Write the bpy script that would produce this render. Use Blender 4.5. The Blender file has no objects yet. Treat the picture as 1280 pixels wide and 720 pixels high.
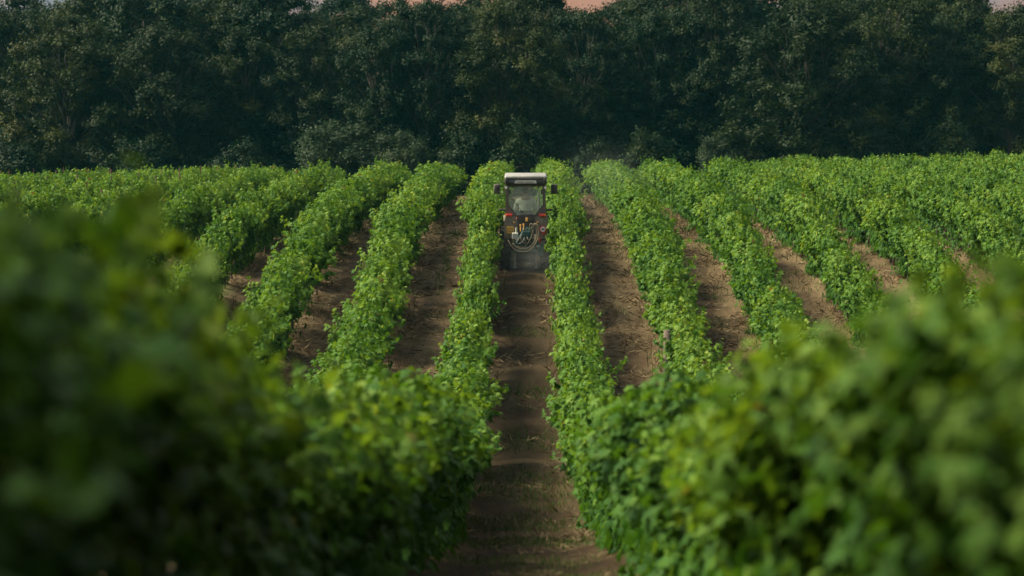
import bpy, bmesh, math, random
import numpy as np
from mathutils import Vector, Matrix

R = math.radians
random.seed(7)
rng = np.random.default_rng(7)
C = bpy.context.scene.collection
SC = bpy.context.scene

# ------------------------------------------------------------------ camera, world, sun, exposure
FPX = 3556.0                       # 100 mm lens on a 36 mm sensor, in pixels of the 1280 wide photograph
cam_d = bpy.data.cameras.new("camera")
cam = bpy.data.objects.new("camera", cam_d)
C.objects.link(cam)
cam_d.lens = 100.0
cam_d.sensor_width = 36.0
cam_d.clip_start = 0.2
cam_d.clip_end = 3000.0
cam.location = (0, 0, 0)
cam.rotation_euler = (R(90) - 160.0 / FPX, 0, 15.0 / FPX)
cam_d.dof.use_dof = True
cam_d.dof.focus_distance = 80.0
cam_d.dof.aperture_fstop = 2.4
cam_d.dof.aperture_blades = 9
SC.camera = cam

SUN_EL, SUN_AZ = 47.0, -84.0       # azimuth measured from +Y (the view direction), negative to the left
W = bpy.data.worlds.new("World")
SC.world = W
W.use_nodes = True
nt = W.node_tree
nt.nodes.clear()
wo = nt.nodes.new("ShaderNodeOutputWorld")
bg = nt.nodes.new("ShaderNodeBackground")
sky = nt.nodes.new("ShaderNodeTexSky")
sky.sky_type = 'NISHITA'
sky.sun_disc = False
sky.sun_elevation = R(SUN_EL)
sky.sun_rotation = R(SUN_AZ)
sky.air_density = 1.0
sky.dust_density = 2.0
sky.ozone_density = 1.0
bg.inputs['Strength'].default_value = 0.09
tc = nt.nodes.new("ShaderNodeTexCoord")
sep = nt.nodes.new("ShaderNodeSeparateXYZ")
nt.links.new(tc.outputs['Generated'], sep.inputs[0])
# evening cloud bank low over the horizon: streaked pink and grey
mp = nt.nodes.new("ShaderNodeMapping")
mp.inputs['Scale'].default_value = (3.0, 3.0, 26.0)
nt.links.new(tc.outputs['Generated'], mp.inputs[0])
cn = nt.nodes.new("ShaderNodeTexNoise")
cn.inputs['Scale'].default_value = 2.2
cn.inputs['Detail'].default_value = 5.0
nt.links.new(mp.outputs[0], cn.inputs['Vector'])
cr = nt.nodes.new("ShaderNodeValToRGB")
cr.color_ramp.elements[0].position = 0.40
cr.color_ramp.elements[0].color = (0.9, 1.05, 1.2, 1)
cr.color_ramp.elements[1].position = 0.60
cr.color_ramp.elements[1].color = (2.5, 1.05, 0.52, 1)
nt.links.new(cn.outputs['Fac'], cr.inputs['Fac'])
band = nt.nodes.new("ShaderNodeMapRange")
band.inputs['From Min'].default_value = 0.10
band.inputs['From Max'].default_value = 0.32
band.inputs['To Min'].default_value = 0.9
band.inputs['To Max'].default_value = 0.0
nt.links.new(sep.outputs['Z'], band.inputs['Value'])
mx = nt.nodes.new("ShaderNodeMixRGB")
nt.links.new(band.outputs[0], mx.inputs['Fac'])
hsv = nt.nodes.new("ShaderNodeHueSaturation")          # thin high cloud takes most of the blue out of the sky's light
hsv.inputs['Saturation'].default_value = 0.32
nt.links.new(sky.outputs[0], hsv.inputs['Color'])
nt.links.new(hsv.outputs[0], mx.inputs['Color1'])
nt.links.new(cr.outputs[0], mx.inputs['Color2'])
nt.links.new(mx.outputs[0], bg.inputs['Color'])
nt.links.new(bg.outputs[0], wo.inputs['Surface'])

sd = bpy.data.lights.new("sun", 'SUN')
sun = bpy.data.objects.new("sun", sd)
C.objects.link(sun)
sd.energy = 4.6
sd.angle = R(26)
sd.color = (1.0, 0.90, 0.66)
sun.rotation_euler = (R(90 - SUN_EL), 0, R(180 - SUN_AZ))
sun.location = (0, 60, 60)

SC.view_settings.view_transform = 'Standard'
SC.view_settings.look = 'None'
SC.view_settings.exposure = 1.25
SC.view_settings.gamma = 1.0
SC.render.engine = 'CYCLES'
SC.cycles.use_denoising = True
SC.cycles.max_bounces = 6
SC.cycles.diffuse_bounces = 3
SC.cycles.glossy_bounces = 2
SC.cycles.transmission_bounces = 4
SC.cycles.transparent_max_bounces = 12
SC.cycles.volume_bounces = 0
SC.cycles.volume_step_rate = 2.0

# ------------------------------------------------------------------ materials
def mat(name):
    m = bpy.data.materials.new(name)
    m.use_nodes = True
    m.node_tree.nodes.clear()
    return m, m.node_tree

def node(t, kind, **kw):
    n = t.nodes.new(kind)
    for k, v in kw.items():
        if k in n.inputs.keys():
            n.inputs[k].default_value = v
        else:
            setattr(n, k, v)
    return n

def ramp(t, stops):
    r = t.nodes.new("ShaderNodeValToRGB")
    e = r.color_ramp.elements
    while len(e) < len(stops):
        e.new(0.5)
    for i, (p, c) in enumerate(stops):
        e[i].position = p
        e[i].color = (*c, 1)
    return r

def leaf_mat(name, stops, trans, trans_tint, rough=0.6, spec=0.10, orand=0.24):
    m, t = mat(name)
    out = node(t, "ShaderNodeOutputMaterial")
    at = node(t, "ShaderNodeAttribute", attribute_name="rnd")
    rp = ramp(t, stops)
    oi = node(t, "ShaderNodeObjectInfo")
    add = node(t, "ShaderNodeMath", operation='MULTIPLY_ADD')
    add.inputs[1].default_value = orand
    t.links.new(oi.outputs['Random'], add.inputs[0])
    t.links.new(at.outputs['Fac'], add.inputs[2])
    sub = node(t, "ShaderNodeMath", operation='SUBTRACT')
    sub.inputs[1].default_value = orand / 2
    t.links.new(add.outputs[0], sub.inputs[0])
    t.links.new(sub.outputs[0], rp.inputs['Fac'])
    p = node(t, "ShaderNodeBsdfPrincipled", Roughness=rough)
    p.inputs['Specular IOR Level'].default_value = spec
    t.links.new(rp.outputs[0], p.inputs['Base Color'])
    tr = node(t, "ShaderNodeBsdfTranslucent")
    mu = node(t, "ShaderNodeMixRGB", blend_type='MULTIPLY')
    mu.inputs['Fac'].default_value = 1.0
    mu.inputs['Color2'].default_value = (*trans_tint, 1)
    t.links.new(rp.outputs[0], mu.inputs['Color1'])
    t.links.new(mu.outputs[0], tr.inputs['Color'])
    ms = node(t, "ShaderNodeMixShader")
    ms.inputs[0].default_value = trans
    t.links.new(p.outputs[0], ms.inputs[1])
    t.links.new(tr.outputs[0], ms.inputs[2])
    t.links.new(ms.outputs[0], out.inputs['Surface'])
    return m

M = {}
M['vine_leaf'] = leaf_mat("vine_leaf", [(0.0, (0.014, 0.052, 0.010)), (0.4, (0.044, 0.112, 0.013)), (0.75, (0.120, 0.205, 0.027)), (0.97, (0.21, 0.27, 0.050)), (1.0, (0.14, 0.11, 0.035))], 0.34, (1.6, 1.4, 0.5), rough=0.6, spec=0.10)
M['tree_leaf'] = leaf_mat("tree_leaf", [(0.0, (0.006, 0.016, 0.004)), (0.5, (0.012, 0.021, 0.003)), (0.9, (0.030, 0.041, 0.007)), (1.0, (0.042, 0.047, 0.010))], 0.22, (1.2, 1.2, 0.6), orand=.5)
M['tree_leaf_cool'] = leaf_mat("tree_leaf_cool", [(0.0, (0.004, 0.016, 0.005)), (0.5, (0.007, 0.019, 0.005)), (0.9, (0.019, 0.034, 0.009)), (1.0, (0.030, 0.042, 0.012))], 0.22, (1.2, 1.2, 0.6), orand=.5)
M['bush_leaf'] = leaf_mat("bush_leaf", [(0.0, (0.016, 0.030, 0.015)), (0.5, (0.028, 0.047, 0.021)), (1.0, (0.050, 0.066, 0.030))], 0.25, (1.1, 1.2, 0.7))
M['grass'] = leaf_mat("grass", [(0.0, (0.030, 0.070, 0.016)), (0.6, (0.055, 0.110, 0.022)), (1.0, (0.12, 0.13, 0.045))], 0.25, (1.2, 1.2, 0.6))
M['straw'] = leaf_mat("straw", [(0.0, (0.060, 0.042, 0.024)), (0.5, (0.15, 0.112, 0.064)), (1.0, (0.32, 0.25, 0.14))], 0.1, (1.0, 0.9, 0.7), rough=0.8, spec=0.1)

def plain(name, col, rough=0.5, metal=0.0, var=0.25, scale=14.0, bump=0.0, col2=None, spec=0.5):
    """A surface with uneven colour and roughness (dust, wear) from object-space noise."""
    m, t = mat(name)
    out = node(t, "ShaderNodeOutputMaterial")
    p = node(t, "ShaderNodeBsdfPrincipled", Metallic=metal)
    p.inputs['Specular IOR Level'].default_value = spec
    co = node(t, "ShaderNodeTexCoord")
    n = node(t, "ShaderNodeTexNoise", Scale=scale, Detail=6.0, Roughness=0.65)
    t.links.new(co.outputs['Object'], n.inputs['Vector'])
    c2 = col2 or tuple(min(1, c * (1 + var) + 0.01) for c in col)
    c1 = tuple(c * (1 - var) for c in col)
    rp = ramp(t, [(0.32, c1), (0.68, c2)])
    t.links.new(n.outputs['Fac'], rp.inputs['Fac'])
    t.links.new(rp.outputs[0], p.inputs['Base Color'])
    mr = node(t, "ShaderNodeMapRange")
    mr.inputs['To Min'].default_value = max(0.05, rough - 0.12)
    mr.inputs['To Max'].default_value = min(1, rough + 0.15)
    t.links.new(n.outputs['Fac'], mr.inputs['Value'])
    t.links.new(mr.outputs[0], p.inputs['Roughness'])
    if bump:
        b = node(t, "ShaderNodeBump", Strength=bump, Distance=0.02)
        t.links.new(n.outputs['Fac'], b.inputs['Height'])
        t.links.new(b.outputs[0], p.inputs['Normal'])
    t.links.new(p.outputs[0], out.inputs['Surface'])
    return m

M['vine_bark'] = plain("vine_bark", (0.075, 0.050, 0.036), 0.9, var=0.5, scale=30, bump=0.8)
M['tree_bark'] = plain("tree_bark", (0.045, 0.036, 0.027), 0.9, var=0.5, scale=6, bump=0.8)
M['tree_bark_dark'] = plain("tree_bark_dark", (0.018, 0.015, 0.012), 0.9, var=0.5, scale=6, bump=0.8)
M['rusty_steel'] = plain("rusty_steel", (0.085, 0.035, 0.025), 0.75, 0.2, var=0.5, scale=20)
M['post_wood'] = plain("post_wood", (0.075, 0.052, 0.038), 0.9, var=0.4, scale=14, bump=0.6)

# ------------------------------------------------------------------ terrain profile
GD = np.array([-80, -20, 0, 5, 8, 11, 15, 20, 24, 33, 42, 50, 56, 62, 70, 77, 84, 95, 108, 125, 150, 200, 300, 900.])
GZ = np.array([-1.1, -1.2, -1.28, -1.38, -1.58, -2.10, -2.68, -3.14, -3.54, -4.52, -5.28, -5.35, -5.05, -4.55, -3.65, -2.93, -2.56, -2.20, -1.95, -1.92, -2.05, -1.5, 3.0, 8.0])

def pchip(xk, yk):
    h = np.diff(xk); d = np.diff(yk) / h
    m = np.zeros_like(yk)
    for i in range(1, len(xk) - 1):
        if d[i-1] * d[i] > 0:
            w1, w2 = 2*h[i] + h[i-1], h[i] + 2*h[i-1]
            m[i] = (w1 + w2) / (w1 / d[i-1] + w2 / d[i])
    m[0], m[-1] = d[0], d[-1]
    def f(x):
        x = np.asarray(x, float)
        i = np.clip(np.searchsorted(xk, x) - 1, 0, len(xk) - 2)
        t = (x - xk[i]) / h[i]
        return ((2*t**3 - 3*t**2 + 1) * yk[i] + (t**3 - 2*t**2 + t) * h[i] * m[i]
                + (-2*t**3 + 3*t**2) * yk[i+1] + (t**3 - t**2) * h[i] * m[i+1])
    return f
_prof = pchip(GD, GZ)

def gz(x, y):
    x = np.asarray(x, float); y = np.asarray(y, float)
    u = np.clip((y - 50) / 60, 0, 1)
    cross = 0.016 * np.clip(x, -40, 40) * u - 0.008 * np.clip(-x - 6, 0, 40) * u
    return _prof(np.clip(y, -80, 900)) + cross

def vnoise(x, y, s, seed=0):
    """Smooth 2D value noise in 0..1."""
    x = x / s; y = y / s
    xi = np.floor(x).astype(np.int64); yi = np.floor(y).astype(np.int64)
    fx = x - xi; fy = y - yi
    fx = fx*fx*(3-2*fx); fy = fy*fy*(3-2*fy)
    def hsh(a, b):
        n = (a * 374761393 + b * 668265263 + seed * 974634533) & 0x7fffffff
        n = ((n ^ (n >> 13)) * 1274126177) & 0x7fffffff
        return ((n ^ (n >> 16)) & 0xffff) / 65535.0
    return (hsh(xi, yi)*(1-fx) + hsh(xi+1, yi)*fx)*(1-fy) + (hsh(xi, yi+1)*(1-fx) + hsh(xi+1, yi+1)*fx)*fy

ROW0, PITCH = 1.1, 2.2

def micro(x, y):
    """Small relief: a low ridge along each row, wheel tracks in the alleys, clods of turned soil."""
    off = np.abs(((x - ROW0) / PITCH) - np.round((x - ROW0) / PITCH)) * PITCH     # distance to the nearest row
    ridge = 0.10 * np.exp(-(off / 0.28) ** 2)
    track = -0.035 * np.exp(-((off - 0.62) / 0.16) ** 2)
    n = (vnoise(x, y*.4, 0.9, 1) - .5) * 0.06 + (vnoise(x+.3*np.sin(y*2.1), y*.45+.4*np.sin(x*3), 0.42, 2) - .5) * 0.11 + (vnoise(x, y*.6, 0.23, 3) - .5) * 0.06 + np.clip(vnoise(x, y*.5, .55, 4) - .72, 0, 1) * .5
    alley = np.clip((off - 0.25) / 0.5, 0, 1)
    centre = np.abs(x) < 1.1
    return ridge + track + .62 * n * np.where(centre, 0.45, 1.0) * (0.5 + 0.5 * alley)

def build_mesh(name, V, F, material, parent=None, smooth=False, attr=None):
    """V (n,3), F (m,k) arrays of one face size."""
    me = bpy.data.meshes.new(name)
    V = np.ascontiguousarray(V, np.float32); F = np.ascontiguousarray(F, np.int32)
    k = F.shape[1]
    me.vertices.add(len(V)); me.vertices.foreach_set("co", V.ravel())
    me.loops.add(F.size); me.loops.foreach_set("vertex_index", F.ravel())
    me.polygons.add(len(F))
    me.polygons.foreach_set("loop_start", np.arange(0, F.size, k, dtype=np.int32))
    if smooth:
        me.polygons.foreach_set("use_smooth", np.ones(len(F), bool))
    if attr is not None:
        a = me.attributes.new("rnd", 'FLOAT', 'POINT')
        a.data.foreach_set("value", np.ascontiguousarray(attr, np.float32))
    me.update(calc_edges=True)
    me.materials.append(material)
    o = bpy.data.objects.new(name, me)
    C.objects.link(o)
    if parent is not None:
        o.parent = parent
    return o

def tag(o, label=None, cat=None, group=None, kind=None):
    if label: o['label'] = label
    if cat: o['category'] = cat
    if group: o['group'] = group
    if kind: o['kind'] = kind
    return o

def empty(name, loc, rz=0.0):
    e = bpy.data.objects.new(name, None)
    e.empty_display_size = 0.3
    C.objects.link(e)
    e.location = loc
    e.rotation_euler = (0, 0, rz)
    return e

# ------------------------------------------------------------------ ground
def ground_material():
    m, t = mat("vineyard_soil")
    out = node(t, "ShaderNodeOutputMaterial")
    p = node(t, "ShaderNodeBsdfPrincipled", Roughness=0.95)
    p.inputs['Specular IOR Level'].default_value = 0.1
    co = node(t, "ShaderNodeTexCoord")
    n1 = node(t, "ShaderNodeTexNoise", Scale=0.45, Detail=5.0, Roughness=0.6)
    n2 = node(t, "ShaderNodeTexNoise", Scale=5.0, Detail=8.0, Roughness=0.7)
    mpn = node(t, "ShaderNodeMapping"); mpn.inputs['Scale'].default_value = (26, 60, 26)
    n3 = node(t, "ShaderNodeTexNoise", Scale=1.0, Detail=6.0, Roughness=0.75, Distortion=0.6)
    mps = node(t, "ShaderNodeMapping"); mps.inputs['Scale'].default_value = (4.2, .5, 1)      # streaks along the alleys: wheel lines, swaths of mown straw
    t.links.new(co.outputs['Object'], mps.inputs[0]); t.links.new(mps.outputs[0], n1.inputs['Vector'])
    t.links.new(co.outputs['Object'], n2.inputs['Vector'])
    t.links.new(co.outputs['Object'], mpn.inputs[0]); t.links.new(mpn.outputs[0], n3.inputs['Vector'])
    soil = ramp(t, [(0.3, (0.044, 0.028, 0.016)), (0.55, (0.100, 0.065, 0.037)), (0.75, (0.16, 0.110, 0.062))])
    t.links.new(n2.outputs['Fac'], soil.inputs['Fac'])
    straw = ramp(t, [(0.34, (0.070, 0.048, 0.026)), (0.52, (0.16, 0.118, 0.064)), (0.70, (0.29, 0.225, 0.125))])
    t.links.new(n3.outputs['Fac'], straw.inputs['Fac'])
    mask = ramp(t, [(0.38, (0, 0, 0)), (0.62, (1, 1, 1))])
    t.links.new(n1.outputs['Fac'], mask.inputs['Fac'])
    mx = node(t, "ShaderNodeMixRGB")
    t.links.new(mask.outputs[0], mx.inputs['Fac']); t.links.new(soil.outputs[0], mx.inputs['Color1']); t.links.new(straw.outputs[0], mx.inputs['Color2'])
    n4 = node(t, "ShaderNodeTexNoise", Scale=0.9, Detail=7.0, Roughness=0.7)
    t.links.new(co.outputs['Object'], n4.inputs['Vector'])
    gm = ramp(t, [(0.60, (0, 0, 0)), (0.74, (0.55, 0.55, 0.55))])
    t.links.new(n4.outputs['Fac'], gm.inputs['Fac'])
    mg = node(t, "ShaderNodeMixRGB")
    mg.inputs['Color2'].default_value = (0.055, 0.075, 0.028, 1)
    t.links.new(gm.outputs[0], mg.inputs['Fac']); t.links.new(mx.outputs[0], mg.inputs['Color1'])
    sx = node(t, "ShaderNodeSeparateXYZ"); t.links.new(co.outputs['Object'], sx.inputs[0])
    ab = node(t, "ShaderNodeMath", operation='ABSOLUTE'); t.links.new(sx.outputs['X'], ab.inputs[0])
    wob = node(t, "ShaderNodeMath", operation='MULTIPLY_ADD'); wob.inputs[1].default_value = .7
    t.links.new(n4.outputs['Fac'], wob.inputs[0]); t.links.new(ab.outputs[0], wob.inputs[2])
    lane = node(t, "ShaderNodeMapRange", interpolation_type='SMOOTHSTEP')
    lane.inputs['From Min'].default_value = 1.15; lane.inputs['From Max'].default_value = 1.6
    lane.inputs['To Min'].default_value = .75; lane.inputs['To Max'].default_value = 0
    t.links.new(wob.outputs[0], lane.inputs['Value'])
    ml = node(t, "ShaderNodeMixRGB", blend_type='MULTIPLY'); ml.inputs['Color2'].default_value = (.33, .31, .28, 1)  # centre lane: less strawy soil, with foreground shade also painted into its colour
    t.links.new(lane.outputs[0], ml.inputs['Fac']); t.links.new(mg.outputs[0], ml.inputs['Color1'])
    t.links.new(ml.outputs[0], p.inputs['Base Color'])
    b = node(t, "ShaderNodeBump", Strength=0.7, Distance=0.05)
    ad = node(t, "ShaderNodeMath", operation='ADD')
    t.links.new(n2.outputs['Fac'], ad.inputs[0]); t.links.new(n3.outputs['Fac'], ad.inputs[1])
    t.links.new(ad.outputs[0], b.inputs['Height']); t.links.new(b.outputs[0], p.inputs['Normal'])
    t.links.new(p.outputs[0], out.inputs['Surface'])
    return m
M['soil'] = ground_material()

xs = np.concatenate([[-600, -300, -150, -90, -60, -45, -38], np.arange(-33, 33.01, 0.14), [38, 45, 60, 90, 150, 300, 600]])
ys = np.concatenate([[-80, -50, -30, -15, -6], np.arange(0, 18, 0.3), np.arange(18, 126, 0.16), np.arange(126, 160, 0.4), [162, 166, 172, 180, 190, 205, 230, 270, 330, 420, 560, 900]])
XX, YY = np.meshgrid(xs, ys)
near = (np.abs(XX) < 33.1) & (YY > -1) & (YY < 158)
ZZ = gz(XX, YY) + np.where(near, micro(XX, YY), 0)
nx, ny = len(xs), len(ys)
I = np.arange(nx * ny).reshape(ny, nx)
F = np.stack([I[:-1, :-1], I[:-1, 1:], I[1:, 1:], I[1:, :-1]], -1).reshape(-1, 4)
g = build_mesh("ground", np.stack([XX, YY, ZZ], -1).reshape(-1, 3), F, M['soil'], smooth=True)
tag(g, "bare brown vineyard soil strewn with dry straw between the rows", "ground", kind="structure")

# ------------------------------------------------------------------ leaves
def lobed_leaf():
    """A palmate vine leaf about 1 long: eleven outline points round a sunken centre."""
    out = [(0.0, -0.08), (0.26, -0.20), (0.48, 0.00), (0.27, 0.20), (0.58, 0.46), (0.19, 0.46), (0.0, 0.92),
           (-0.19, 0.46), (-0.58, 0.46), (-0.27, 0.20), (-0.48, 0.00), (-0.26, -0.20)]
    V = [(0, 0.22, 0.06)] + [(x, y, -0.10 * abs(x) * 2 * abs(x) - 0.12 * max(0, y - 0.3)) for x, y in out]
    F = [(0, i, i % 12 + 1) for i in range(1, 13)]
    return np.array(V), np.array(F)

def simple_leaf():
    V = np.array([(0, 0, 0), (0.30, 0.45, -0.08), (0, 1.0, -0.05), (-0.30, 0.45, -0.08), ])
    F = np.array([(0, 1, 2), (0, 2, 3)])
    return V, F

def scatter_leaves(P, N, T, S, rnd, template):
    """Place one leaf per row: P base, N normal, T tip direction (made square to N), S size."""
    N = N / (np.linalg.norm(N, axis=1, keepdims=True) + 1e-9)
    T = T - N * np.sum(T * N, 1, keepdims=True)
    T = T / (np.linalg.norm(T, axis=1, keepdims=True) + 1e-9)
    X = np.cross(T, N)
    tv, tf = template
    V = (P[:, None, :] + S[:, None, None] * (tv[None, :, 0, None] * X[:, None, :] + tv[None, :, 1, None] * T[:, None, :] + tv[None, :, 2, None] * N[:, None, :]))
    F = tf[None] + (np.arange(len(P)) * len(tv))[:, None, None]
    return V.reshape(-1, 3), F.reshape(-1, tf.shape[1]), np.repeat(rnd, len(tv))

class Tubes:
    """Collects tapered tubes; build() links them as one mesh."""
    def __init__(s): s.V = []; s.F = []
    def tube(s, pts, rad, n=7, caps=True):
        pts = [Vector(p) for p in pts]
        base = len(s.V)
        prev = None
        for i, p in enumerate(pts):
            d = (pts[min(i+1, len(pts)-1)] - pts[max(i-1, 0)]).normalized()
            if prev is None:
                a = d.cross(Vector((0, 0, 1)) if abs(d.z) < .9 else Vector((1, 0, 0))).normalized()
            else:
                a = (prev - d * prev.dot(d)).normalized()
            prev = a
            b = d.cross(a)
            r = rad[i] if hasattr(rad, '__len__') else rad
            for k in range(n):
                t = 2 * math.pi * k / n
                s.V.append(tuple(p + (a * math.cos(t) + b * math.sin(t)) * r))
        for i in range(len(pts) - 1):
            for k in range(n):
                q = base + i*n
                s.F.append((q + k, q + (k+1) % n, q + n + (k+1) % n, q + n + k))
        if caps:
            s.F.append(tuple(base + k for k in reversed(range(n))))
            q = base + (len(pts)-1)*n
            s.F.append(tuple(q + k for k in range(n)))
    def build(s, name, material, parent=None, smooth=True):
        me = bpy.data.meshes.new(name)
        me.from_pydata(s.V, [], s.F)
        if smooth: me.polygons.foreach_set("use_smooth", np.ones(len(me.polygons), bool))
        me.materials.append(material)
        o = bpy.data.objects.new(name, me); C.objects.link(o)
        if parent is not None: o.parent = parent
        return o

# ------------------------------------------------------------------ vines
VL = 1.25                                      # one vine every 1.25 m along the row
LEAF5 = lobed_leaf()

def vine_canopy_arrays(rg, vigour, low=1.0):
    P, N, T, S, A = [], [], [], [], []
    n_sh = int(56 * vigour)
    ncl = 7
    cy = np.linspace(-VL/2, VL/2, ncl) + rg.normal(0, .05, ncl)
    clen = rg.uniform(.84, 1.08, ncl); ccl = rg.normal(0, .12, ncl); ctone = rg.normal(0, .10, ncl)
    for _ in range(n_sh):
        c = rg.integers(ncl)
        y0 = cy[c] + rg.normal(0, .07)
        az = rg.choice([-1, 1], p=[np.clip(.5 - ccl[c]*2, .1, .9), 1 - np.clip(.5 - ccl[c]*2, .1, .9)])
        lean = abs(rg.normal(0.16, 0.14))
        if rg.random() < .16: lean += .5
        d = np.array([az * math.sin(lean), rg.normal(0, .22), math.cos(lean)])
        d /= np.linalg.norm(d)
        L = rg.uniform(.68, .92) * (0.9 + 0.2*vigour) * clen[c]
        if rg.random() < .05: L += rg.uniform(.1, .3)
        p = np.array([rg.normal(0, .05), y0, rg.uniform(.58, .74)])
        n = int(L / .062)
        side = 1
        for i in range(n):
            t = i / n
            droop = 0.040 * (0.25 + t) * (0.5 + abs(d[0])) * (1.6 if abs(d[0]) > .55 else 1)
            d = d + np.array([rg.normal(0, .06) - .55 * np.sign(p[0]) * max(0, abs(p[0]) - .20), rg.normal(0, .06), -droop])
            d /= np.linalg.norm(d)
            p = p + d * .062
            side = -side
            reps = 1 + (rg.random() < .75) + (rg.random() < .3)
            for _k in range(reps):
                out = np.array([np.sign(p[0] + rg.normal(0, .12)) * .75, rg.normal(0, .6), rg.normal(.1, .4)])
                lat = np.cross(d, [1, 0, 0]) * side * .4 + out
                lat /= np.linalg.norm(lat) + 1e-9
                q = p + lat * rg.uniform(.02, .10)
                nn = lat * .55 + np.array([0, 0, .62]) + rg.normal(0, .42, 3)
                tip = lat + np.array([0, 0, -.55]) + rg.normal(0, .35, 3)
                P.append(q); N.append(nn); T.append(tip)
                S.append(float(np.clip(rg.lognormal(-2.30, .27), .055, .17)) * (1 - .35 * max(0, t - .7) / .3))
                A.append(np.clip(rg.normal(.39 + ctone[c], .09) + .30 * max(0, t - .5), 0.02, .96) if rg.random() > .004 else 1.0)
    # low shoots and hanging leaves under the cordon
    for _ in range(int(170 * vigour * low)):
        y0 = rg.uniform(-VL/2, VL/2); x0 = rg.normal(0, .14); z0 = rg.uniform(.22 if low < 2 else .06, .85)
        P.append([x0, y0, z0]); s = np.sign(x0) or 1
        N.append(np.array([s * .8, 0, .4]) + rg.normal(0, .4, 3)); T.append(np.array([s * .4, 0, -.8]) + rg.normal(0, .4, 3))
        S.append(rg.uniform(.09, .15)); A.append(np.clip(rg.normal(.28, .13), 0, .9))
    return [np.array(q, float) for q in (P, N, T, S, A)]

def vine_trunk(rg):
    t = Tubes()
    x = rg.normal(0, .03); y = rg.normal(0, .05)
    pts = [(x, y, -.12), (x + rg.normal(0, .015), y + rg.normal(0, .02), .12), (x + rg.normal(0, .03), y + rg.normal(0, .04), .34),
           (rg.normal(0, .03), y * .5 + rg.normal(0, .04), .54), (0, 0, .68)]
    t.tube(pts, [.042, .034, .028, .03, .034], 7)
    for s in (-1, 1):
        t.tube([(0, 0, .66), (rg.normal(0, .02), s * .2, .71), (rg.normal(0, .02), s * .42, .70 + rg.normal(0, .02)), (0, s * .62, .70)], [.028, .022, .019, .014], 6)
    # a bare cane, part of the same plant
    for _ in range(1):
        yy = rg.uniform(-.5, .5)
        t.tube([(0, yy * .6, .66), (rg.normal(0, .05), yy, .5), (rg.normal(0, .06), yy + rg.normal(0, .06), .12)], [.012, .009, .006], 5)
    return t

CANOPY, TRUNK = [], []
for k in range(18):
    rg = np.random.default_rng(100 + k)
    vig = rg.uniform(.85, 1.2) if k % 6 else .62
    P, N, T, S, A = vine_canopy_arrays(rg, vig, (.35, 1.0, 2.4)[k % 3])
    V, F, a = scatter_leaves(P, N, T, S, A, LEAF5)
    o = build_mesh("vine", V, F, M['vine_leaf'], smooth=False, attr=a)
    CANOPY.append(o.data); bpy.data.objects.remove(o)
for k in range(8):
    o = vine_trunk(np.random.default_rng(300 + k)).build("trunk", M['vine_bark'])
    TRUNK.append(o.data); bpy.data.objects.remove(o)

def post_mesh(kind):
    t = Tubes()
    if kind == 'steel':
        t.tube([(0, 0, -.3), (0, 0, 1.95)], .028, 4)
    else:
        t.tube([(0, 0, -.3), (0.01, 0, .9), (0, 0, 1.72)], [.062, .058, .055], 10)
    o = t.build("trellis_post", M['rusty_steel' if kind == 'steel' else 'post_wood'], smooth=(kind != 'steel'))
    me = o.data; bpy.data.objects.remove(o); return me
POST = {k: post_mesh(k) for k in ('steel', 'wood')}

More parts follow.
